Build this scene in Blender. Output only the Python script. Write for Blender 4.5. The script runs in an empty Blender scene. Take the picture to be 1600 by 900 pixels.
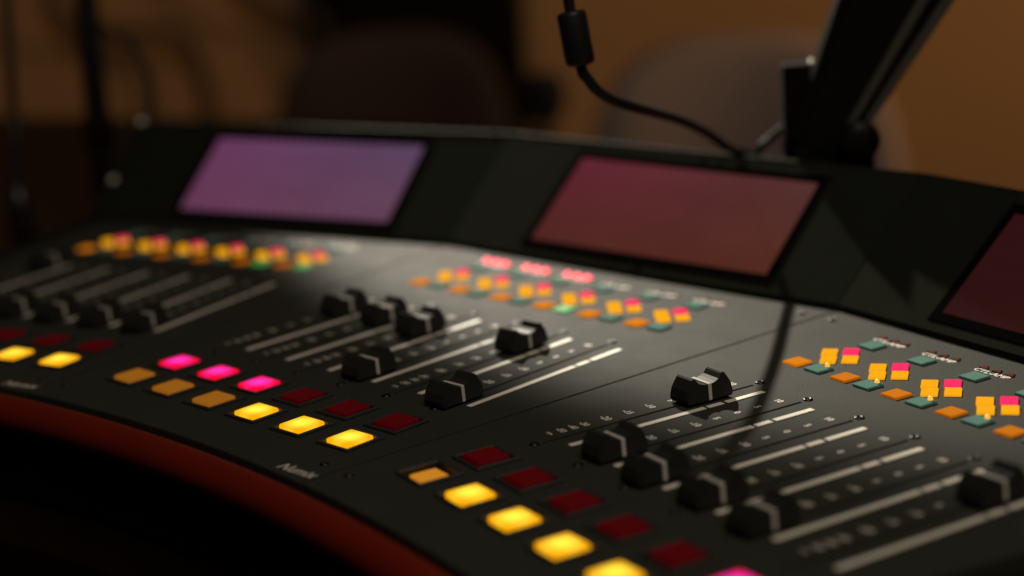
import bpy, bmesh, math, random
from mathutils import Vector, Matrix
random.seed(7)
S = 0.035                      # one fader pitch in metres; all layout numbers below are in pitches
sc = bpy.context.scene

# ------------------------------------------------------------------ camera
CAM = Vector((21.964, -18.767, 7.631))
RT = Vector((0.7104, 0.7006, -0.0674)); UP = Vector((-0.1307, 0.2255, 0.9654)); FW = Vector((-0.6916, 0.6770, -0.2518))
cam = bpy.data.cameras.new('camera'); camo = bpy.data.objects.new('camera', cam); sc.collection.objects.link(camo)
m = Matrix((RT, UP, -FW)).transposed().to_4x4(); m.translation = CAM * S
camo.matrix_world = m
cam.sensor_width = 36; cam.lens = 62.226; cam.clip_start = 0.02; cam.clip_end = 60
cam.dof.use_dof = True; cam.dof.focus_distance = 23.8 * S; cam.dof.aperture_fstop = 3.05; cam.dof.aperture_blades = 0
sc.camera = camo

# ------------------------------------------------------------------ world, exposure, lamps and added fill
w = bpy.data.worlds.new('World'); sc.world = w; w.use_nodes = True
w.node_tree.nodes['Background'].inputs[0].default_value = (1.0, 0.86, 0.66, 1); w.node_tree.nodes['Background'].inputs[1].default_value = 0.0035
sc.view_settings.view_transform = 'Standard'; sc.view_settings.look = 'None'
sc.view_settings.exposure = 0; sc.view_settings.gamma = 1
sc.cycles.use_denoising = True; sc.cycles.max_bounces = 6
sc.cycles.sample_clamp_indirect = 4

def lamp(name, kind, loc, target, energy, color, **kw):
    l = bpy.data.lights.new(name, kind); l.energy = energy; l.color = color
    for k, v in kw.items(): setattr(l, k, v)
    o = bpy.data.objects.new(name, l); sc.collection.objects.link(o)
    o.location = Vector(loc) * S
    o.rotation_euler = (Vector(target) - Vector(loc)).to_track_quat('-Z', 'Y').to_euler()
    return o
# ceiling spot behind the console: gives the sheen on the deck and the shadows of arm and cable
lamp('ceiling_spot', 'SPOT', (-41.7, 33.8, 38.1), (-3, 16, 0), 500, (1.0, 0.92, 0.76), spot_size=math.radians(27.4), spot_blend=0.22, shadow_soft_size=0.025)
# unseen soft fill added from the front right, lifts bars and cap sides
lamp('soft_fill', 'AREA', (30, -14, 50), (2, 2, 0), 12, (1.0, 0.90, 0.72), size=1.0)
# warm lamp washing the far wall from beyond the right edge of the picture
lamp('wall_wash', 'SPOT', (6, 74, 16), (-56, 66, -4), 46, (1.0, 0.58, 0.27), spot_size=math.radians(110), spot_blend=0.6, shadow_soft_size=0.15)
lamp('wall_wash', 'SPOT', (-48, 18, 30), (-80, 46, -4), 12, (1.0, 0.58, 0.34), spot_size=math.radians(100), spot_blend=0.7, shadow_soft_size=0.15)  # second unseen light, added to brighten the left part of the wall

# ------------------------------------------------------------------ materials
def mat(name, col, rough=0.5, metal=0, spec=0.5, bump=0, bscale=300, var=0, vscale=20, emit=None, estr=0, coat=0, rvar=0):
    M = bpy.data.materials.new(name); M.use_nodes = True
    nt = M.node_tree; b = nt.nodes['Principled BSDF']
    b.inputs['Base Color'].default_value = (*col, 1); b.inputs['Roughness'].default_value = rough
    b.inputs['Metallic'].default_value = metal; b.inputs['Specular IOR Level'].default_value = spec
    b.inputs['Coat Weight'].default_value = coat
    tc = nt.nodes.new('ShaderNodeTexCoord')
    def noise(sc_, det=3):
        n = nt.nodes.new('ShaderNodeTexNoise'); n.inputs['Scale'].default_value = sc_; n.inputs['Detail'].default_value = det
        nt.links.new(tc.outputs['Object'], n.inputs['Vector']); return n
    if var:
        n = noise(vscale, 5); r = nt.nodes.new('ShaderNodeMapRange')
        r.inputs[3].default_value = 1 - var; r.inputs[4].default_value = 1 + var
        nt.links.new(n.outputs[0], r.inputs[0])
        mx = nt.nodes.new('ShaderNodeMix'); mx.data_type = 'RGBA'; mx.blend_type = 'MULTIPLY'; mx.inputs[0].default_value = 1
        mx.inputs[6].default_value = (*col, 1); nt.links.new(r.outputs[0], mx.inputs[7]); nt.links.new(mx.outputs[2], b.inputs['Base Color'])
    if rvar:
        n = noise(vscale * 1.7, 6); r = nt.nodes.new('ShaderNodeMapRange')
        r.inputs[1].default_value = .3; r.inputs[2].default_value = .7
        r.inputs[3].default_value = rough - rvar; r.inputs[4].default_value = rough + rvar
        nt.links.new(n.outputs[0], r.inputs[0]); nt.links.new(r.outputs[0], b.inputs['Roughness'])
    if bump:
        n = noise(bscale, 2); bp = nt.nodes.new('ShaderNodeBump'); bp.inputs['Strength'].default_value = bump; bp.inputs['Distance'].default_value = 0.0006
        nt.links.new(n.outputs[0], bp.inputs['Height']); nt.links.new(bp.outputs[0], b.inputs['Normal'])
    if emit:
        b.inputs['Emission Color'].default_value = (*emit, 1); b.inputs['Emission Strength'].default_value = estr
    return M

def glow(name, centre, edge, s_centre, s_edge, radius, base):
    """translucent cap lit by a lamp under its middle"""
    M = mat(name, base, 0.35); nt = M.node_tree; b = nt.nodes['Principled BSDF']
    tc = nt.nodes.new('ShaderNodeTexCoord'); ln = nt.nodes.new('ShaderNodeVectorMath'); ln.operation = 'LENGTH'
    nt.links.new(tc.outputs['Object'], ln.inputs[0])
    mr = nt.nodes.new('ShaderNodeMapRange'); mr.inputs[1].default_value = 0; mr.inputs[2].default_value = radius * S
    nt.links.new(ln.outputs['Value'], mr.inputs[0])
    cr = nt.nodes.new('ShaderNodeValToRGB')
    cr.color_ramp.elements[0].color = (*[c * s_centre for c in centre], 1); cr.color_ramp.elements[1].color = (*[c * s_edge for c in edge], 1)
    nt.links.new(mr.outputs[0], cr.inputs[0]); nt.links.new(cr.outputs[0], b.inputs['Emission Color']); b.inputs['Emission Strength'].default_value = 1
    return M

def screen_mat(name, stops, strength):
    """washed-out panel image: a colour wash that changes over the width and the height of the screen"""
    M = mat(name, (0.004, 0.004, 0.005), 0.4, spec=0.0); nt = M.node_tree; b = nt.nodes['Principled BSDF']
    tc = nt.nodes.new('ShaderNodeTexCoord'); sp = nt.nodes.new('ShaderNodeSeparateXYZ'); nt.links.new(tc.outputs['Generated'], sp.inputs[0])
    def mix(a, c, f):
        x = nt.nodes.new('ShaderNodeMix'); x.data_type = 'RGBA'
        for s, v in ((6, a), (7, c)):
            if isinstance(v, tuple): x.inputs[s].default_value = (*v, 1)
            else: nt.links.new(v, x.inputs[s])
        nt.links.new(f, x.inputs[0]); return x.outputs[2]
    low = mix(stops[0], stops[1], sp.outputs[0]); top = mix(stops[2], stops[3], sp.outputs[0])
    col = mix(low, top, sp.outputs[1])
    n = nt.nodes.new('ShaderNodeTexNoise'); n.inputs['Scale'].default_value = 2.2; n.inputs['Detail'].default_value = 2
    nt.links.new(tc.outputs['Generated'], n.inputs['Vector'])
    r = nt.nodes.new('ShaderNodeMapRange'); r.inputs[3].default_value = .8 * strength; r.inputs[4].default_value = 1.2 * strength; nt.links.new(n.outputs[0], r.inputs[0])
    nt.links.new(col, b.inputs['Emission Color']); nt.links.new(r.outputs[0], b.inputs['Emission Strength'])
    return M

M_deck = mat('charcoal_powder_coat', (0.035, 0.0352, 0.0295), 0.66, spec=0.06, bump=0.3, bscale=1100, var=0.12, vscale=30, rvar=0.03)
M_bridge = mat('black_powder_coat', (0.015, 0.0162, 0.013), 0.8, spec=0.0, bump=0.3, bscale=900, var=0.15, vscale=25, rvar=0.06)
M_black = mat('black_plastic', (0.008, 0.008, 0.008), 0.38, bump=0.2, bscale=700)
M_cap = mat('fader_cap_plastic', (0.02, 0.0205, 0.019), 0.55, spec=0.2, bump=0.25, bscale=900)
M_line = mat('ivory_inlay', (0.62, 0.58, 0.5), 0.5)
M_print = mat('white_print', (0.66, 0.6, 0.52), 0.55, var=0.12, vscale=120)
M_bar = mat('white_scale_print', (0.82, 0.75, 0.64), 0.5, var=0.08, vscale=60)
M_slot = mat('slot_black', (0.003, 0.003, 0.003), 0.7, spec=0.0)
M_rail = mat('slot_rail_steel', (0.35, 0.33, 0.3), 0.3, metal=1, bump=1, bscale=420)
M_screw = mat('black_screw', (0.05, 0.05, 0.05), 0.3, metal=1)
M_chrome = mat('bright_screw', (0.8, 0.77, 0.7), 0.4, metal=0.45)
M_bezel = mat('grey_button_frame', (0.03, 0.03, 0.029), 0.4, bump=0.2, bscale=700)
M_trim = mat('dark_red_roll', (0.155, 0.0105, 0.004), 0.36, coat=0.1, var=0.2, vscale=18, bump=0.2, bscale=250)
M_table = mat('dark_brown_wood', (0.05, 0.022, 0.010), 0.7, spec=0.15, var=0.3, vscale=9)
M_wall = mat('brown_wall_paint', (0.33, 0.195, 0.09), 0.9, var=0.1, vscale=2)
M_floor = mat('dark_carpet', (0.006, 0.005, 0.0045), 0.95, spec=0.1, var=0.3, vscale=60)
M_panelblk = mat('matt_black_board', (0.006, 0.005, 0.004), 0.9, spec=0.05)
M_mauve = mat('mauve_fabric', (0.29, 0.215, 0.19), 0.85, bump=0.3, bscale=120, var=0.1, vscale=8)
M_unlitfab = mat('unlit_mauve_fabric', (0.03, 0.019, 0.016), 0.95, bump=0.3, bscale=120, var=0.1, vscale=8)  # same fabric as the mauve chair, its lack of light put into the colour
M_rubber = mat('cable_rubber', (0.012, 0.012, 0.012), 0.42, spec=0.25)
M_armblk = mat('satin_black_metal', (0.005, 0.005, 0.005), 0.4, spec=0.2)
M_rib = mat('lightened_grey_metal', (0.075, 0.075, 0.07), 0.4)  # lighter grey stands in for glints along the arm's edge
M_bezdark = mat('black_screen_border', (0.003, 0.003, 0.003), 0.7, spec=0.0)
M_rim = mat('rim_highlight_grey', (0.03, 0.031, 0.027), 0.6, spec=0.02, bump=0.2, bscale=500)  # lighter than the bridge, paints the highlight along its top edge
M_foam = mat('black_foam', (0.008, 0.008, 0.008), 1.0, bump=1, bscale=500)

G_yel = glow('lit_yellow_cap', (1, .80, .07), (1, .42, .0), 1.6, 1.0, .27, (.25, .1, .0))
G_pink = glow('lit_pink_cap', (1, .05, .72), (1, .0, .03), 1.2, .95, .26, (.2, .01, .03))
D_or = mat('dim_amber_cap', (.22, .08, .01), .35, emit=(.55, .19, .012), estr=.42)
D_or2 = mat('amber_cap_half_lit', (.3, .12, .01), .35, emit=(.8, .30, .02), estr=.6)
D_red = mat('dark_red_cap', (.10, .003, .006), .4, spec=.1, emit=(.16, .0, .004), estr=.14)  # weak emission brightens the red although the cap is not lit
K_or = mat('orange_key', (.2, .07, .005), .3, spec=.0, emit=(1, .28, .004), estr=.5)
K_or2 = mat('dull_orange_key', (.3, .1, .01), .3, spec=.0, emit=(.9, .22, .004), estr=.3)
K_yel = mat('amber_key', (.12, .05, .004), .35, spec=.0, emit=(1, .42, .006), estr=.85)
K_pink = mat('pink_key', (.1, .005, .02), .35, spec=.0, emit=(1, .025, .12), estr=1.0)
K_teal = mat('teal_key', (.09, .17, .145), .5, spec=.0, emit=(.02, .12, .09), estr=.12)
K_green = mat('lit_green_key', (.08, .25, .1), .5, spec=.05, emit=(.06, .62, .1), estr=.3)
L_red = mat('lit_red_lamp', (.3, .02, .04), .3, emit=(1, .035, .075), estr=3.6)
L_off = mat('unlit_red_lamp', (.12, .012, .012), .3)
L_amb = mat('small_amber_lamp', (.6, .3, .05), .3, emit=(1, .5, .06), estr=.9)

# ------------------------------------------------------------------ helpers
C = sc.collection
def mesh(name, bm, smooth=False):
    bmesh.ops.scale(bm, vec=(S, S, S), verts=bm.verts)
    me = bpy.data.meshes.new(name); bm.normal_update(); bm.to_mesh(me); bm.free()
    if smooth:
        for p in me.polygons: p.use_smooth = True
    me.materials.append(None)
    return me
def place(name, me, material, parent=None, loc=(0, 0, 0), rz=0, rot=None):
    o = bpy.data.objects.new(name, me); C.objects.link(o)
    o.material_slots[0].link = 'OBJECT'; o.material_slots[0].material = material
    o.location = Vector(loc) * S; o.rotation_euler = rot if rot else (0, 0, rz)
    o.parent = parent
    return o
def empty(name, loc, label, cat, group=None):
    o = bpy.data.objects.new(name, None); C.objects.link(o); o.location = Vector(loc) * S; o.empty_display_size = .05
    tag(o, label, cat, group); return o
def tag(o, label=None, cat=None, group=None, kind=None):
    if label: o['label'] = label
    if cat: o['category'] = cat
    if group: o['group'] = group
    if kind: o['kind'] = kind
    return o
def box_bm(sx, sy, z0, z1, bev=0, seg=2, taper=1.0):
    bm = bmesh.new(); bmesh.ops.create_cube(bm, size=1)
    for v in bm.verts:
        t = taper if v.co.z > 0 else 1
        v.co = Vector((v.co.x * sx * t, v.co.y * sy * t, z1 if v.co.z > 0 else z0))
    if bev: bmesh.ops.bevel(bm, geom=bm.edges[:], offset=bev, segments=seg, affect='EDGES', profile=.6)
    return bm
def prism_bm(pts, z0, z1, bev=0, top_only=True):
    bm = bmesh.new()
    lo = [bm.verts.new((x, y, z0)) for x, y in pts]; hi = [bm.verts.new((x, y, z1)) for x, y in pts]
    n = len(pts)
    bm.faces.new(hi); bm.faces.new(lo[::-1])
    for i in range(n): bm.faces.new((lo[i], lo[(i + 1) % n], hi[(i + 1) % n], hi[i]))
    bmesh.ops.recalc_face_normals(bm, faces=bm.faces)
    if bev:
        es = [e for e in bm.edges if all(abs(v.co.z - z1) < 1e-6 for v in e.verts)]
        bmesh.ops.bevel(bm, geom=es, offset=bev, segments=2, affect='EDGES')
    return bm
def tube_bm(pts, r, seg=12, caps=True, sub=6):
    """smooth tube through the points (Catmull-Rom)"""
    P = [Vector(p) for p in pts]; path = []
    if len(P) > 2 and sub > 1:
        for i in range(len(P) - 1):
            p0 = P[max(i - 1, 0)]; p1 = P[i]; p2 = P[i + 1]; p3 = P[min(i + 2, len(P) - 1)]
            for k in range(sub):
                t = k / sub
                path.append(.5 * ((2 * p1) + (p2 - p0) * t + (2 * p0 - 5 * p1 + 4 * p2 - p3) * t * t + (3 * p1 - p0 - 3 * p2 + p3) * t ** 3))
        path.append(P[-1])
    else: path = P
    bm = bmesh.new(); rings = []; ref = Vector((.3, .2, .93))
    for i, p in enumerate(path):
        d = (path[min(i + 1, len(path) - 1)] - path[max(i - 1, 0)]).normalized()
        x = ref.cross(d)
        if x.length < .05: x = Vector((1, 0, 0)).cross(d)
        x.normalize(); y = d.cross(x); ref = y
        rr = r(i / (len(path) - 1)) if callable(r) else r
        rings.append([bm.verts.new(p + (x * math.cos(a) + y * math.sin(a)) * rr) for a in [2 * math.pi * k / seg for k in range(seg)]])
    for a, b in zip(rings, rings[1:]):
        for k in range(seg): bm.faces.new((a[k], a[(k + 1) % seg], b[(k + 1) % seg], b[k]))
    if caps: bm.faces.new(rings[0][::-1]); bm.faces.new(rings[-1])
    bmesh.ops.recalc_face_normals(bm, faces=bm.faces)
    return bm
def lathe_bm(prof, seg=24):
    bm = bmesh.new(); rings = []
    for r, z in prof:
        if r < 1e-6: rings.append([bm.verts.new((0, 0, z))])
        else: rings.append([bm.verts.new((r * math.cos(2 * math.pi * k / seg), r * math.sin(2 * math.pi * k / seg), z)) for k in range(seg)])
    for a, b in zip(rings, rings[1:]):
        for k in range(seg):
            k2 = (k + 1) % seg
            if len(a) == 1 and len(b) > 1: bm.faces.new((a[0], b[k2], b[k]))
            elif len(b) == 1 and len(a) > 1: bm.faces.new((a[k], a[k2], b[0]))
            elif len(a) > 1: bm.faces.new((a[k], a[k2], b[k2], b[k]))
    bmesh.ops.recalc_face_normals(bm, faces=bm.faces)
    return bm
def text_bm(items, shear=0.0):
    """items: (string, u, v, size) joined as one flat print"""
    bm = bmesh.new()
    for s, u, v, size in items:
        cu = bpy.data.curves.new('t', 'FONT'); cu.body = s; cu.size = size; cu.align_x = 'CENTER'; cu.align_y = 'CENTER'; cu.shear = shear; cu.resolution_u = 2
        cu.offset = 0.004
        o = bpy.data.objects.new('t', cu); C.objects.link(o)
        me = bpy.data.meshes.new_from_object(o.evaluated_get(bpy.context.evaluated_depsgraph_get()))
        me.transform(Matrix.Translation((u, v, 0))); bm.from_mesh(me)
        bpy.data.objects.remove(o); bpy.data.curves.remove(cu); bpy.data.meshes.remove(me)
    return bm

# ------------------------------------------------------------------ setting: floor, wall, table
PLAN = Vector((-.71, .704, 0)).normalized(); SIDE = Vector((.704, .71, 0)).normalized()     # away from the operator's seat / along the far wall
ZT = -1.72; ZF = -22.6
def room(depth, side, z=0):                       # point of the room: metres ahead and aside of the operator's seat, in pitches
    p = Vector((CAM.x, CAM.y, 0)) + PLAN * depth + SIDE * side; p.z = z; return p
c4 = [room(-40, -90), room(-40, 90), room(125, 90), room(125, -90)]
tag(place('floor', mesh('floor', prism_bm([(p.x, p.y) for p in c4], ZF - 2, ZF)), M_floor), kind='structure')
c4 = [room(122, -90), room(122, 90), room(126, 90), room(126, -90)]
tag(place('wall', mesh('wall', prism_bm([(p.x, p.y) for p in c4], ZF, 60)), M_wall), kind='structure')

PIV = Vector((2.105, -33.175)); TH = 0.24117; HALF = TH / 2
def arc(r, a): return (PIV.x + r * math.sin(a), PIV.y + r * math.cos(a))
tb = empty('desk', (-12, 8, ZF), 'dark brown wooden desk carrying the mixing console', 'desk')
def loc_in(o, p): return Vector(p) - Vector(o.location) / S
pts = [arc(27.05, a) for a in [(-.40 + .8 * k / 16) for k in range(17)]] + [(17, 1), (12, 5.2), (7, 7.6), (-3, 9.6), (-10, 14.5), (-19, 20.6), (-24, 20.0), (-58, 8.5), (-52, -8)]
bm = prism_bm(pts, ZT - .9, ZT, bev=.08); bmesh.ops.translate(bm, verts=bm.verts, vec=-Vector(tb.location) / S)
place('table_top', mesh('table_top', bm), M_table, tb)
for x, y in ((12, 2), (-16, 18), (-52, 6), (-46, -4)):
    place('leg', mesh('desk_leg', box_bm(1.6, 1.6, 0, ZT - .9 - ZF, .1)), M_black, tb, loc_in(tb, (x, y, ZF)))

# ------------------------------------------------------------------ the mixing console
con = empty('mixing_console', (2.1, 0, ZT), 'black curved broadcast mixing console with lit buttons, faders and tilted screens', 'mixing console')
ANG = [TH, 0, -TH]
def W(mi, u, v, z=0):
    t = ANG[mi]; du, dv = u - PIV.x, v - PIV.y
    return Vector((PIV.x + du * math.cos(t) - dv * math.sin(t), PIV.y + du * math.sin(t) + dv * math.cos(t), z))
def put(name, me, material, mi, u, v, z=0, rz=0, parent=None):
    """place a part by module and module coordinates; with a parent part, u v z are offsets from it"""
    if parent is None: return place(name, me, material, con, loc_in(con, W(mi, u, v, z)), ANG[mi] + rz)
    return place(name, me, material, parent, (u, v, z), rz)

SLOT = -.33                       # fader slot, from the scale bar
VB, VT_, ZBR = 3.385, 5.42, 1.752   # bridge foot, bridge top
TILT = math.atan2(ZBR - .1, VT_ - VB)
caps_v = [[-.2, -2.95, -3.0, -3.02, -3.0, -3.02], [-.86, -.86, -.98, -2.92, -.74, -3.1], [-.8, -2.92, -3.02, -2.94, -3.02, -.56]]

# deck panels with real slots and button wells cut into them
def deck_panel(mi):
    g = .012
    pts = [(PIV.x + 26.99 * math.sin(a), PIV.y + 26.99 * math.cos(a)) for a in [(-HALF + 2 * HALF * k / 14) for k in range(15)]]
    rr = (VB + .05 - PIV.y) * math.tan(HALF)
    pts += [(PIV.x + rr, VB + .05), (PIV.x - rr, VB + .05)]
    pts = [(x - g * (1 if x > PIV.x else -1), y) for x, y in pts]
    bm = prism_bm(pts, -.35, 0, bev=.012)
    return bm
def cutter():
    bm = bmesh.new()
    def cut(u, v, su, sv, z0):
        r = bmesh.ops.create_cube(bm, size=1)
        for q in r['verts']: q.co = Vector((u + q.co.x * su, v + q.co.y * sv, z0 if q.co.z < 0 else .2))
    for i in range(6):
        cut(i + SLOT, -1.62, .055, 3.42, -.2)
        for v in (-4.206, -5.02): cut(i - .30, v, .56, .56, -.2)
    return bm
me_c = bpy.data.meshes.new('cut'); b_ = cutter(); b_.to_mesh(me_c); b_.free()
oc = bpy.data.objects.new('cut', me_c); C.objects.link(oc)
me_d = bpy.data.meshes.new('deck_raw'); b_ = deck_panel(0); b_.to_mesh(me_d); b_.free()
od = bpy.data.objects.new('deck_raw', me_d); C.objects.link(od)
mod_ = od.modifiers.new('b', 'BOOLEAN'); mod_.object = oc; mod_.operation = 'DIFFERENCE'; mod_.solver = 'EXACT'
deck_me = bpy.data.meshes.new_from_object(od.evaluated_get(bpy.context.evaluated_depsgraph_get()))
bpy.data.objects.remove(od); bpy.data.objects.remove(oc)
deck_me.transform(Matrix.Translation((-PIV.x, 0, 0))); deck_me.transform(Matrix.Scale(S, 4)); deck_me.name = 'deck_panel'
deck_me.materials.clear(); deck_me.materials.append(None)

screw_me = mesh('screw', lathe_bm([(0, .0), (.025, .0), (.03, .018), (.062, .018), (.07, .005), (.07, -.02)], 14), True)
bscrew_me = mesh('bright_screw', lathe_bm([(0, .07), (.06, .06), (.10, .03), (.11, 0), (.11, -.04)], 16), True)
name_me = mesh('maker_name', text_bm([('Numix', 0, 0, .25)], shear=.25))
body_pts = lambda: [(PIV.x * 0 + 26.98 * math.sin(a), PIV.y + 26.98 * math.cos(a)) for a in [(-HALF + 2 * HALF * k / 14) for k in range(15)]]
rr = (VT_ + .40 - PIV.y) * math.tan(HALF)
b_ = prism_bm([(x - (.004 if x > 0 else -.004), y) for x, y in body_pts()] + [(rr - .004, VT_ + .40), (-rr + .004, VT_ + .40)], 0, -.37 - ZT)
body_me = mesh('body', b_)
# bridge: a wedge with a rounded top rim, profile in (v, z), swept between the two seam planes
prof = [(VB, -.02), (VB, .10)]
tx, tz = math.cos(TILT), math.sin(TILT)
prof += [(VT_ - .02, ZBR - .02 * tz / tx)]
for k in range(1, 6):
    a = math.pi / 2 + TILT - (TILT + math.pi / 2) * k / 5 * .98
    prof.append((VT_ + .06 + .14 * math.cos(a) + .02, ZBR - .09 + .14 * math.sin(a)))
prof += [(VT_ + .35, .3), (VT_ + .35, -.36)]
def sweep(profile, gap=.012, u0=None, u1=None):
    bm = bmesh.new(); ends = []
    for s in (-1, 1):
        ring = []
        for v, z in profile:
            lim = (v - PIV.y) * math.tan(HALF) - gap
            u = s * lim if (u0 is None) else (u0 if s < 0 else u1)
            ring.append(bm.verts.new((u, v, z)))
        ends.append(ring)
    n = len(profile)
    for k in range(n): bm.faces.new((ends[0][k], ends[0][(k + 1) % n], ends[1][(k + 1) % n], ends[1][k]))
    bm.faces.new(ends[0]); bm.faces.new(ends[1][::-1])
    bmesh.ops.recalc_face_normals(bm, faces=bm.faces); return bm
bridge_me = mesh('bridge_panel', sweep(prof))
rim = [(v_, z_) for v_, z_ in prof[3:8]]
cv_ = sum(p_[0] for p_ in rim) / len(rim); cz_ = sum(p_[1] for p_ in rim) / len(rim) - .05
rim = [(v_ + (v_ - cv_) * .10, z_ + (z_ - cz_) * .10 + .004) for v_, z_ in rim] + [(v_, z_) for v_, z_ in rim[::-1]]
rim_me = mesh('rim_highlight', sweep(rim))  # strip added over the bridge top to carry the edge highlight
# screens lie in the bridge slope
SU0, SU1 = -.33, 4.985
SV0, SV1 = 0.33, 2.28                       # along the slope, from the bridge foot
slope_len = math.hypot(VT_ - VB, ZBR - .1)
sw, sh = SU1 - SU0, SV1 - SV0
screen_me = mesh('display_screen', box_bm(sw, sh, -.02, .012, .006, 1))
def frame_bm(ow, oh, iw, ih, z0, z1, bev=.01):
    bm = bmesh.new()
    def ring(w_, h_, z): return [bm.verts.new((sx * w_ / 2, sy * h_ / 2, z)) for sx, sy in ((-1, -1), (1, -1), (1, 1), (-1, 1))]
    A = ring(ow, oh, z0); B = ring(ow, oh, z1 - bev); B2 = ring(ow - 2 * bev, oh - 2 * bev, z1); D = ring(iw + 2 * bev, ih + 2 * bev, z1); D2 = ring(iw, ih, z1 - bev); E_ = ring(iw, ih, z0)
    for P, Q in ((A, B), (B, B2), (B2, D), (D, D2), (D2, E_)):
        for k in range(4): bm.faces.new((P[k], P[(k + 1) % 4], Q[(k + 1) % 4], Q[k]))
    bmesh.ops.recalc_face_normals(bm, faces=bm.faces); return bm
bez_me = mesh('display_bezel', frame_bm(sw + .34, sh + .34, sw - .01, sh - .01, -.02, .018))
dark_strip_me = mesh('dark_strip', box_bm(.05, .16, -.01, .006))  # short dark strip, set above and below each screen near its midline
scr_mats = [screen_mat('purple_screen', [(.21, .065, .135), (.19, .08, .135), (.21, .062, .165), (.16, .09, .18)], .62),
            screen_mat('dark_red_screen', [(.17, .04, .03), (.18, .045, .025), (.25, .035, .06), (.18, .06, .055)], .46),
            screen_mat('maroon_screen', [(.11, .022, .018), (.12, .03, .025), (.12, .02, .024), (.11, .028, .026)], .24)]
scr_lab = ['purple glowing screen', 'dull red glowing screen', 'dark maroon screen']

# fader parts
def cap_bm():
    side = [(-.37, .03), (.37, .03), (.385, .10), (.36, .22), (.28, .355), (.255, .372), (.225, .372)]
    n = 8
    for k in range(1, n): 
        t = k / n; y = .225 * (1 - 2 * t)
        side.append((y, .372 - .118 * (1 - (y / .225) ** 2) ** .55))
    side += [(-.225, .372), (-.255, .372), (-.28, .355), (-.36, .22), (-.385, .10)]
    hw = lambda z: .205 - .10 * max(z - .06, 0)
    bm = bmesh.new()
    A = [bm.verts.new((-hw(z), y, z)) for y, z in side]; B = [bm.verts.new((hw(z), y, z)) for y, z in side]
    nn = len(side)
    for k in range(nn): bm.faces.new((A[k], A[(k + 1) % nn], B[(k + 1) % nn], B[k]))
    bm.faces.new(A); bm.faces.new(B[::-1])
    bmesh.ops.recalc_face_normals(bm, faces=bm.faces)
    es = [e for e in bm.edges if len(e.link_faces) == 2 and e.calc_face_angle(0) > .6]
    bmesh.ops.bevel(bm, geom=es, offset=.012, segments=2, affect='EDGES')
    bmesh.ops.triangulate(bm, faces=[f for f in bm.faces if len(f.verts) > 4])
    r = bmesh.ops.create_cube(bm, size=1)          # the stem that runs in the slot
    for q in r['verts']: q.co = Vector((q.co.x * .03, q.co.y * .2, .06 if q.co.z > 0 else -.15))
    return bm
cap_me = mesh('fader_cap', cap_bm())
def cap_line_bm():
    path = [(-.209, .045), (-.196, .255), (-.188, .27), (.188, .27), (.196, .255), (.209, .045)]
    bm = bmesh.new(); prev = None
    for x, z in path:
        cur = []
        for y in (-.026, .026):
            cur.append(bm.verts.new((x, y, z)))
        inn = [bm.verts.new((x * .93, y, z - .01)) for y in (-.026, .026)]
        cur = [cur[0], cur[1], inn[1], inn[0]]
        if prev:
            for k in range(4): bm.faces.new((prev[k], prev[(k + 1) % 4], cur[(k + 1) % 4], cur[k]))
        else: bm.faces.new(cur)
        prev = cur
    bm.faces.new(prev[::-1]); bmesh.ops.recalc_face_normals(bm, faces=bm.faces); return bm
line_me = mesh('cap_line', cap_line_bm())
rail_me = mesh('fader_rail', box_bm(.05, 3.40, -.14, -.06))
def bar(v0, v1): return mesh('scale_bar', box_bm(.095, v1 - v0, .002, .006))
bar_segs = [(-3.147, -1.0), (-.955, -.70), (-.645, 0.0)]
bar_mes = [(bar(a, b), (a + b) / 2) for a, b in bar_segs]
num_items = [('\u221e', 0, -3.10, .135), ('-50', 0, -2.91, .135), ('-40', 0, -2.73, .135), ('-30', 0, -2.55, .135), ('-20', 0, -2.21, .15),
             ('-15', 0, -1.85, .135), ('-10', 0, -1.49, .135), ('5', 0, -1.14, .135), ('0', 0, -.80, .135), ('5', 0, -.46, .135), ('10', 0, -.10, .135)]
num_me = mesh('scale_numerals', text_bm(num_items))
ctl_me = mesh('channel_print', text_bm([('CTL-AMP', 0, 0, .15)]))

# buttons and keys
bezel_me = mesh('button_frame', frame_bm(.64, .64, .54, .54, -.0, .045, .015))
capb_me = mesh('button_cap', box_bm(.45, .45, -.15, .07, .035, 3))
capp_me = mesh('pressed_button_cap', box_bm(.38, .38, -.19, .0, .03, 2))
key_me = mesh('square_key', box_bm(.30, .30, -.01, .035, .015, 2))
dia_me = mesh('diamond_key', box_bm(.225, .315, -.01, .03, .014, 2))
bm = bmesh.new()
vs = [bm.verts.new(p) for p in ((-.075, -.055, 0), (.075, -.055, 0), (.0, .065, 0))]; f = bm.faces.new(vs)
r = bmesh.ops.extrude_face_region(bm, geom=[f]); bmesh.ops.translate(bm, verts=[q for q in r['geom'] if isinstance(q, bmesh.types.BMVert)], vec=(0, 0, .02)); bmesh.ops.recalc_face_normals(bm, faces=bm.faces)
tri_me = mesh('level_lamp', bm)
led_me = mesh('level_lamp_lit', lathe_bm([(0, .06), (.04, .05), (.065, .02), (.065, -.005)], 12), True)
dot_me = mesh('status_lamp', lathe_bm([(0, .05), (.025, .042), (.036, .015), (.036, -.005)], 10), True)

# state of the channel buttons: (upper row, lower row) per module, left to right
up = [['d'] * 6, ['p', 'p', 'p', 'd', 'd', 'd'], ['d', 'd', 'd', 'd', 'd', 'p']]
lo = [['y'] * 6, ['o', 'o', 'o', 'y', 'y', 'y'], ['s', 'y', 'y', 'y', 'y', 'y']]
BM = {'d': D_red, 'p': G_pink, 'o': D_or, 'y': G_yel, 's': D_or2}
BL = {'d': 'unlit dark red button', 'p': 'lit pink button', 'o': 'dim amber button', 'y': 'brightly lit yellow button', 's': 'small dim amber button sunk in its frame'}

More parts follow.
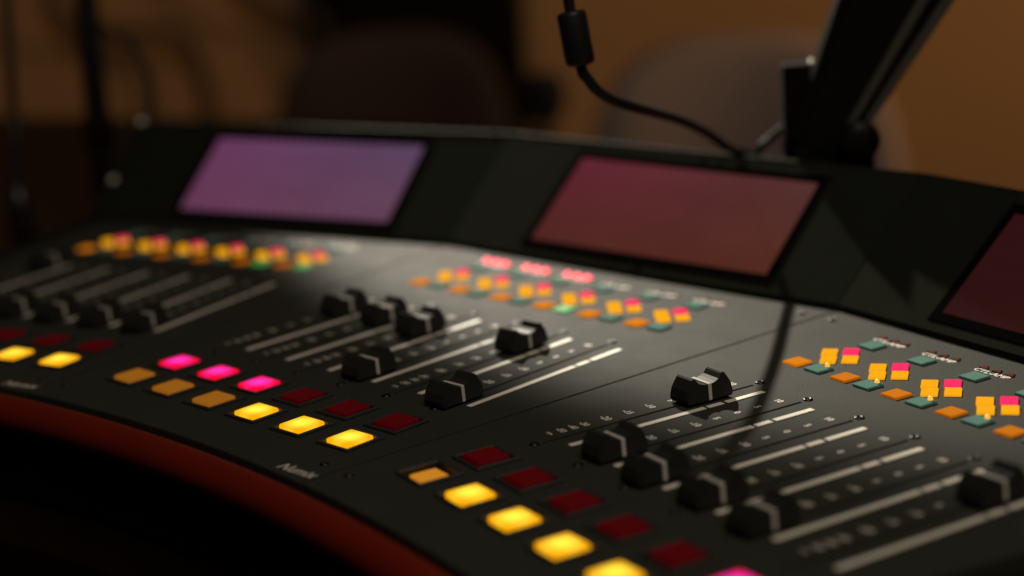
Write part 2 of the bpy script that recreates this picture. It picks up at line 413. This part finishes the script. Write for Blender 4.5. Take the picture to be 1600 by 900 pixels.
for mi in range(3):
    dk = put('deck_panel', deck_me, M_deck, mi, PIV.x, 0, 0)
    place('body', body_me, M_black, con, loc_in(con, W(mi, PIV.x, 0, ZT)), ANG[mi])
    br = put('bridge_panel', bridge_me, M_bridge, mi, PIV.x, 0, 0)
    put('rim_highlight', rim_me, M_rim, mi, 0, 0, 0, parent=br)
    for u, v in ((-1.98, 2.97), (6.16, 2.97), (-1.55, -5.85), (5.66, -5.85)):
        put('screw', screw_me, M_screw, mi, u - PIV.x, v, .0, parent=dk)
    nm = put('maker_name', name_me, M_print, mi, 4.98 - PIV.x, -6.13, .004, parent=dk); nm['label'] = 'small white italic lettering reading Numix'
    # screen in the slope
    cu, cs = (SU0 + SU1) / 2, (SV0 + SV1) / 2
    q = W(mi, cu, VB + cs * tx, .10 + cs * tz + .004)
    e = Matrix.Rotation(ANG[mi], 4, 'Z') @ Matrix.Rotation(TILT, 4, 'X')
    so = place('display_screen', screen_me, scr_mats[mi], con, loc_in(con, q), rot=e.to_euler()); so['label'] = scr_lab[mi]
    place('display_bezel', bez_me, M_bezdark, so)
    for s_ in (-1, 1): place('dark_strip', dark_strip_me, M_slot, so, (0.05, s_ * (sh / 2 + .27), .004))
    for i in range(6):
        fr = put('fader_rail', rail_me, M_rail, mi, i + SLOT, -1.62)
        cp = put('fader_cap', cap_me, M_cap, mi, 0, caps_v[mi][i] + 1.62, 0, rz=(tw := random.uniform(-.03, .03)), parent=fr)
        put('cap_line', line_me, M_line, mi, 0, caps_v[mi][i] + 1.62, 0, rz=tw, parent=fr)
        for v in (.22, -3.46): put('end_screw', screw_me, M_screw, mi, -.02, v + 1.62, 0, parent=fr)
        sb = put('scale_numerals', num_me, M_print, mi, i - .57, 0, .004)
        for me_, vc in bar_mes: put('scale_bar', me_, M_bar, mi, .57, vc, 0, parent=sb)
        for row, v in ((up, -4.206), (lo, -5.02)):
            st = row[mi][i]
            bz = put('button_frame', bezel_me, M_bezel, mi, i - .30, v, .001)
            bc = put('button_cap', capp_me if st == 's' else capb_me, BM[st], mi, 0, 0, 0, parent=bz); bc['label'] = BL[st]
        # assign keys above the fader
        k = put('square_key', key_me, K_or if (mi == 1 or i == 0) else K_or2, mi, i - .69, 1.18); k['label'] = 'orange square key'
        lit_green = (mi == 1 and i == 3) or (mi == 0 and i >= 4)
        k = put('square_key', key_me, K_green if lit_green else K_teal, mi, i - .235, 1.18); k['label'] = 'lit green square key' if lit_green else 'teal square key'
        if mi == 2: put('status_lamp', dot_me, L_amb, mi, .05, .12, .04, parent=k)
        k = put('square_key', key_me, K_teal, mi, i - .53, 2.45); k['label'] = 'teal square key'
        cu_, cv_ = i - .497, 1.80
        for a, (du, dv) in enumerate(((-.02, .235), (.235, -.015), (-.215, .0), (.03, -.24))):
            k = put('diamond_key', dia_me, K_pink if a == 0 else K_yel, mi, cu_ + du, cv_ + dv, 0, rz=math.radians(43))
            k['label'] = 'lit pink key' if a == 0 else 'lit amber key'
        put('channel_print', ctl_me, M_print, mi, i - .50, 2.74, .004)
        for u in (-.73, -.49, -.26):
            on = mi == 1 and i < 3
            put('level_lamp', led_me if on else tri_me, L_red if on else L_off, mi, i + u + .0, 2.87)['label'] = 'lit red lamp' if on else 'unlit red lamp'

# red padded roll along the front edge
bm = bmesh.new(); rings = []
NA = 90
for k in range(NA + 1):
    a = -.372 + .744 * k / NA; ring = []
    for j in range(20):
        t = 2 * math.pi * j / 20
        r_ = 26.75 + .275 * math.cos(t); z = -.28 + .275 * math.sin(t)
        x, y = arc(r_, a); ring.append(bm.verts.new((x, y, z)))
    rings.append(ring)
for A, B in zip(rings, rings[1:]):
    for j in range(20): bm.faces.new((A[j], A[(j + 1) % 20], B[(j + 1) % 20], B[j]))
bm.faces.new(rings[0]); bm.faces.new(rings[-1][::-1]); bmesh.ops.recalc_face_normals(bm, faces=bm.faces)
bmesh.ops.translate(bm, verts=bm.verts, vec=-Vector(con.location) / S)
place('armrest_roll', mesh('armrest_roll', bm, True), M_trim, con)['label'] = 'dark red padded roll along the front edge'
# end cheeks: the console's side boards, same outline as deck and bridge
cheek = [(-6.2, ZT + .02), (-6.2, .02), (VB, .05), (VB + .02, .16), (VT_ - .05, ZBR + .05), (VT_ + .12, ZBR + .05), (VT_ + .37, .3), (VT_ + .37, ZT + .02)]
for s_, mi in ((-1, 0), (1, 2)):
    bm = bmesh.new(); E_ = []
    for off in (.004, .42):
        E_.append([bm.verts.new((s_ * ((v - PIV.y) * math.tan(HALF) + off), v, z)) for v, z in cheek])
    n = len(cheek)
    for k in range(n): bm.faces.new((E_[0][k], E_[0][(k + 1) % n], E_[1][(k + 1) % n], E_[1][k]))
    bm.faces.new(E_[0]); bm.faces.new(E_[1][::-1]); bmesh.ops.recalc_face_normals(bm, faces=bm.faces)
    bmesh.ops.bevel(bm, geom=[e for e in bm.edges if e.calc_face_angle(0) > .3], offset=.03, segments=2, affect='EDGES')
    ck = put('end_cheek', mesh('end_cheek', bm), M_bridge, mi, PIV.x, 0)
    for v, z in ((VT_ - .02, ZBR + .06), (VB + .75, .74)):
        put('bright_screw', bscrew_me, M_chrome, mi, s_ * ((v - PIV.y) * math.tan(HALF) + .2), v, z, parent=ck)

# ------------------------------------------------------------------ cable with ferrite choke over the bridge
cb = empty('black_cable', (2.5, 7.2, ZT), 'black cable with thick cylindrical ferrite choke hanging behind the middle screen', 'cable')
def cpart(name, bm, material, par, smooth=True):
    bmesh.ops.translate(bm, verts=bm.verts, vec=-Vector(par.location) / S); return place(name, mesh(name, bm, smooth), material, par)
off = Vector((0, 1.15, .1))
def sh_(p): return p
cpart('cord', tube_bm([(3.8, 0.9, 20.0), (3.86, 0.6, 11.0), (3.91, 0.51, 7.98), (3.91, 0.51, 6.58), (3.94, 0.45, 5.76), (4.0, 0.4, 5.06), (4.14, 0.43, 4.13), (4.18, 0.5, 3.95), (4.23, 0.72, 3.69), (4.23, 1.09, 3.5), (4.16, 1.68, 3.3), (3.61, 3.25, 2.84), (3.16, 4.53, 2.37), (2.98, 5.36, 1.94), (3.12, 5.74, 1.76), (3.12, 6.08, 1.2), (3.05, 6.3, 0.4), (2.9, 6.8, -1.2), (2.5, 7.2, -1.62)], .083, 10), M_rubber, cb)
fa, fb = Vector((3.998, 0.431, 4.938)), Vector((4.144, 0.427, 4.131)); d = (fb - fa).normalized()
bm = lathe_bm([(.06, 0), (.17, 0), (.21, .025), (.22, .07), (.22, 0.730), (.195, 0.790), (.09, 0.820), (.06, 0.820)], 24)
bm.transform(Matrix.Translation(fa) @ d.to_track_quat('Z', 'Y').to_matrix().to_4x4())
cpart('ferrite_choke', bm, M_rubber, cb)
cb2 = empty('black_cable', (3.0, 6.5, ZT), 'thin black cable rising from behind the bridge to the arm base', 'cable')
cpart('cord', tube_bm([(3.0, 6.5, ZT + .08), (3.02, 6.35, .2), (3.08, 6.02, 1.45), (3.22, 5.86, 1.84), (3.42, 5.98, 2.06), (3.68, 6.1, 2.30), (4.0, 6.2, 2.55)], .075, 10), M_rubber, cb2)

# ------------------------------------------------------------------ jointed black arm
arm = empty('support_arm', (4.56, 6.45, ZT), 'thick black jointed support arm leaning up behind the console', 'arm')
VIEW = SIDE                                        # arm plane runs along the far wall
def beam(p0, p1, w0, w1, thick, bev):
    p0, p1 = Vector(p0), Vector(p1); d = (p1 - p0).normalized(); y = PLAN.copy(); y = (y - d * y.dot(d)).normalized(); x = y.cross(d)
    bm = bmesh.new(); R_ = []
    for p, w_ in ((p0, w0), (p1, w1)):
        R_.append([bm.verts.new(p + x * sx * w_ / 2 + y * sy * thick / 2) for sx, sy in ((-1, -1), (1, -1), (1, 1), (-1, 1))])
    for k in range(4): bm.faces.new((R_[0][k], R_[0][(k + 1) % 4], R_[1][(k + 1) % 4], R_[1][k]))
    bm.faces.new(R_[0]); bm.faces.new(R_[1][::-1]); bmesh.ops.recalc_face_normals(bm, faces=bm.faces)
    bmesh.ops.bevel(bm, geom=bm.edges[:], offset=bev, segments=3, affect='EDGES'); return bm
A0 = Vector((4.18, 6.11, 1.85)); A1 = Vector((5.98, 6.97, 5.77))
A2 = A0 + (A1 - A0) * 1.3
cpart('lower_arm', beam(A0, A2, .92, 2.3, .75, .16), M_armblk, arm, False)
b_ = lathe_bm([(0, -.5), (.95, -.5), (1.08, -.42), (1.08, .42), (.95, .5), (0, .5)], 28); b_.transform(Matrix.Translation(A2) @ PLAN.to_track_quat('Z', 'Y').to_matrix().to_4x4()); cpart('elbow_joint', b_, M_armblk, arm)
dv = (A1 - A0).normalized(); xs = PLAN.cross(dv).normalized()
for o_, w0 in ((.26, .10), (.47, .10)):            # raised ribs along the lower edge
    sgn = 1 if xs.dot(SIDE) > 0 else -1
    p0 = A0 + dv * .4 + xs * sgn * (o_ * 1.0) - PLAN * .38; p1 = A1 + xs * sgn * (o_ * 2.05) - PLAN * .38
    cpart('arm_rib', beam(p0, p1, w0, w0 * 1.8, .3, .03), M_rib, arm, False)
b_ = box_bm(.74, .4, 0, 5.1, .05); b_.transform(Matrix.Translation((4.00, 6.15, ZT)) @ Matrix.Rotation(math.radians(45), 4, 'Z')); cpart('post', b_, M_panelblk, arm, False)
b_ = lathe_bm([(0, 0), (.53, 0), (.58, .06), (.58, .22), (.53, .3), (0, .3)], 28); b_.transform(Matrix.Translation((4.56, 6.45, ZT))); cpart('base_plate', b_, M_armblk, arm)
b_ = lathe_bm([(0, -.52), (.26, -.52), (.33, -.45), (.33, .45), (.26, .52), (0, .52)], 24); b_.transform(Matrix.Translation((4.92, 6.37, 2.13)) @ PLAN.to_track_quat('Z', 'Y').to_matrix().to_4x4()); cpart('pivot_knuckle', b_, M_armblk, arm)
b_ = box_bm(1.1, .5, 0, 2.2, .08); b_.transform(Matrix.Translation((4.47, 6.36, ZT + .28)) @ Matrix.Rotation(math.radians(45), 4, 'Z')); cpart('base_block', b_, M_armblk, arm, False)
b_ = box_bm(1.35, .62, 0, 1.35, .08); b_.transform(Matrix.Translation((4.47, 6.33, 0.70)) @ Matrix.Rotation(math.radians(45), 4, 'Z')); cpart('shoulder', b_, M_armblk, arm, False)
b_ = lathe_bm([(0, .04), (.04, .035), (.06, .0), (.06, -.03)], 14); b_.transform(Matrix.Translation((4.18, 6.17, 3.40))); cpart('bright_screw', b_, M_chrome, arm)

# ------------------------------------------------------------------ things beyond the desk
def chair(label, base, yaw, material, wdt, hgt, top_z, group=None):
    c = empty('office_chair', (base.x, base.y, ZF), label, 'chair', group); c.rotation_euler = (0, 0, yaw)
    H = top_z - ZF
    # backrest: rounded board, curved about the sitter, facing -y
    bm = bmesh.new(); nu, nv = 24, 20; F = []
    for side in (0, 1):
        g = []
        for j in range(nv + 1):
            row = []
            for i in range(nu + 1):
                a, b = 2 * i / nu - 1, 2 * j / nv - 1
                # squircle map keeps an even grid with round corners
                x = a * math.sqrt(1 - .42 * b * b * abs(b)); z = b * math.sqrt(1 - .30 * a * a * abs(a))
                edge = max(abs(a), abs(b)) ** 6
                y = (.10 * x * x * wdt) + (.9 * (1 - edge) if side else -.55 * (1 - edge)) + .2
                row.append(bm.verts.new((x * wdt / 2, -y, H - hgt / 2 + z * hgt / 2)))
            g.append(row)
        F.append(g)
    for s, g in enumerate(F):
        for j in range(nv):
            for i in range(nu):
                q = (g[j][i], g[j][i + 1], g[j + 1][i + 1], g[j + 1][i]); bm.faces.new(q)
    bmesh.ops.remove_doubles(bm, verts=bm.verts, dist=1e-3); bmesh.ops.recalc_face_normals(bm, faces=bm.faces)
    place('backrest', mesh('backrest', bm, True), material, c)
    b_ = box_bm(wdt * 1.0, wdt * .95, 10.2, 12.2, .9, 4); bmesh.ops.translate(b_, verts=b_.verts, vec=(0, -wdt * .5, 0)); place('seat', mesh('seat', b_, True), material, c)
    b_ = tube_bm([(0, -wdt * .5, 2.2), (0, -wdt * .5, 10.4)], .8, 14); place('column', mesh('column', b_, True), M_black, c)
    b_ = tube_bm([(0, -wdt * .4, 10.6), (0, .3, 10.9), (0, .9, 13), (0, .5, H - hgt * .6)], .5, 10); place('back_strut', mesh('back_strut', b_, True), M_black, c)
    for k in range(5):
        a = k * 2 * math.pi / 5
        b_ = tube_bm([(0, -wdt * .5, 2.6), (7.5 * math.cos(a), -wdt * .5 + 7.5 * math.sin(a), 1.5)], .55, 8); lg = place('leg', mesh('chair_leg', b_, True), M_black, c)
        b_ = lathe_bm([(0, -.5), (.6, -.45), (.75, 0), (.6, .45), (0, .5)], 12); b_.transform(Matrix.Translation((7.5 * math.cos(a), -wdt * .5 + 7.5 * math.sin(a), .75)) @ Matrix.Rotation(math.pi / 2, 4, 'X')); place('caster', mesh('caster', b_, True), M_black, lg)
    return c
YAW = math.atan2(SIDE.y, SIDE.x)
p = Vector((-27.9, 45.4, 0)); chair('pale mauve office chair with wide rounded back beyond the desk', p, YAW, M_mauve, 14.6, 19, -2.1)
p = Vector((-49.6, 43.4, 0)); chair('office chair with rounded back before the black panel, coloured dark as if unlit', p, YAW, M_unlitfab, 12.6, 15.0, -2.3)
# black panel on the wall
wp = empty('wall_panel', room(121.2, -6.2, ZF), 'tall black panel standing against the brown wall', 'panel'); wp.rotation_euler = (0, 0, YAW)
place('board', mesh('board', box_bm(14.2, .8, 0, 60, .1)), M_panelblk, wp)
place('edge_trim', mesh('edge_trim', box_bm(.5, 1.0, 0, 60, .05)), M_black, wp, (-7.35, 0, 0)); place('edge_trim', mesh('edge_trim', box_bm(.5, 1.0, 0, 60, .05)), M_black, wp, (7.35, 0, 0))

# foam-covered microphone on the far side
mp = Vector((-29.8, 34.6, 0))
mi_ = empty('microphone', (mp.x, mp.y, ZF), 'black foam-covered microphone on a thin stand between the two chairs', 'microphone')
b_ = lathe_bm([(0, -1.25), (.5, -1.15), (.85, -.7), (1.0, 0), (.85, .6), (.45, .95), (0, 1.05)], 20); b_.transform(Matrix.Translation((mp.x, mp.y, -3.4))); cpart('windscreen', b_, M_foam, mi_)
cpart('stand', tube_bm([(mp.x, mp.y, ZF + .3), (mp.x, mp.y, -4.4)], .3, 10), M_black, mi_)
b_ = lathe_bm([(0, 0), (4, 0), (4.1, .3), (.4, .6), (0, .6)], 24); b_.transform(Matrix.Translation((mp.x, mp.y, ZF))); cpart('stand_base', b_, M_black, mi_)

# pole and cables at the left end of the desk
po = empty('microphone_stand', (-16.0, 4.6, ZT), 'black upright stand pole beside the left end of the console', 'stand')
cpart('pole', tube_bm([(-16.05, 4.55, ZT + .2), (-16.15, 4.62, .4), (-17.06, 5.31, 4.8), (-18.6, 6.4, 12.5)], .30, 14, sub=1), M_armblk, po)
b_ = lathe_bm([(0, 0), (1.3, 0), (1.4, .1), (1.3, .3), (.35, .45), (.3, .8), (0, .8)], 24); b_.transform(Matrix.Translation((-16.05, 4.55, ZT))); cpart('pole_base', b_, M_armblk, po)
b_ = lathe_bm([(0, -.4), (.36, -.4), (.4, 0), (.36, .4), (0, .4)], 16); b_.transform(Matrix.Translation((-16.25, 4.7, .95))); cpart('pole_collar', b_, M_panelblk, po)
c3 = empty('hanging_cable', (-14.9, 1.5, ZT), 'black cable hanging left of the stand pole with a thick plug', 'cable')
cpart('cord', tube_bm([(-17.4, 3.6, 12.0), (-16.9, 3.2, 7.4), (-16.6, 2.92, 5.05), (-16.3, 2.6, 3.3), (-15.97, 2.25, 1.52), (-15.2, 1.75, .5), (-14.75, 1.45, -.1)], .11, 10), M_rubber, c3)
b_ = lathe_bm([(0, -.75), (.28, -.7), (.34, -.3), (.30, .3), (.16, .75), (0, .8)], 16); b_.transform(Matrix.Translation((-14.8, 1.48, -.35))); cpart('plug', b_, M_black, c3)
c3b = empty('looped_cable', (-16.0, 5.6, ZT), 'thin dark cable looping off the stand pole', 'cable')
cpart('cord', tube_bm([(-16.75, 5.35, 3.6), (-16.3, 5.9, 3.05), (-15.85, 6.05, 2.2), (-15.75, 5.95, 1.4), (-15.8, 5.8, .4), (-16.0, 5.6, ZT + .1)], .1, 10), M_rubber, c3b)
# cable loops hanging on the wall
for k, (s0, pts) in enumerate(((-27.5, [(1.6, 5), (-1.4, 1.0), (-2.6, -1.6), (-1.6, -4.4), (2.0, -5.3), (6, -6)]), (-17.2, [(-.4, 5), (-1.4, 1.0), (-.8, -2.2), (2.0, -4.6), (4.6, -5.2)]))):
    wl = empty('wall_cable', room(119, s0, ZF), ['loose cable loop hanging on the wall behind the stand pole', 'faint cable loop hanging on the wall beside the black panel'][k], 'cable')
    cpart('cord', tube_bm([tuple(room(119, s0 + a, b + 1.4)) for a, b in pts] + [tuple(room(119.5, s0 + pts[-1][0] + 1, pts[-1][1] - 4)), tuple(room(119.5, s0 + pts[-1][0] + 1, ZF + .3))], .42, 8), M_black, wl)
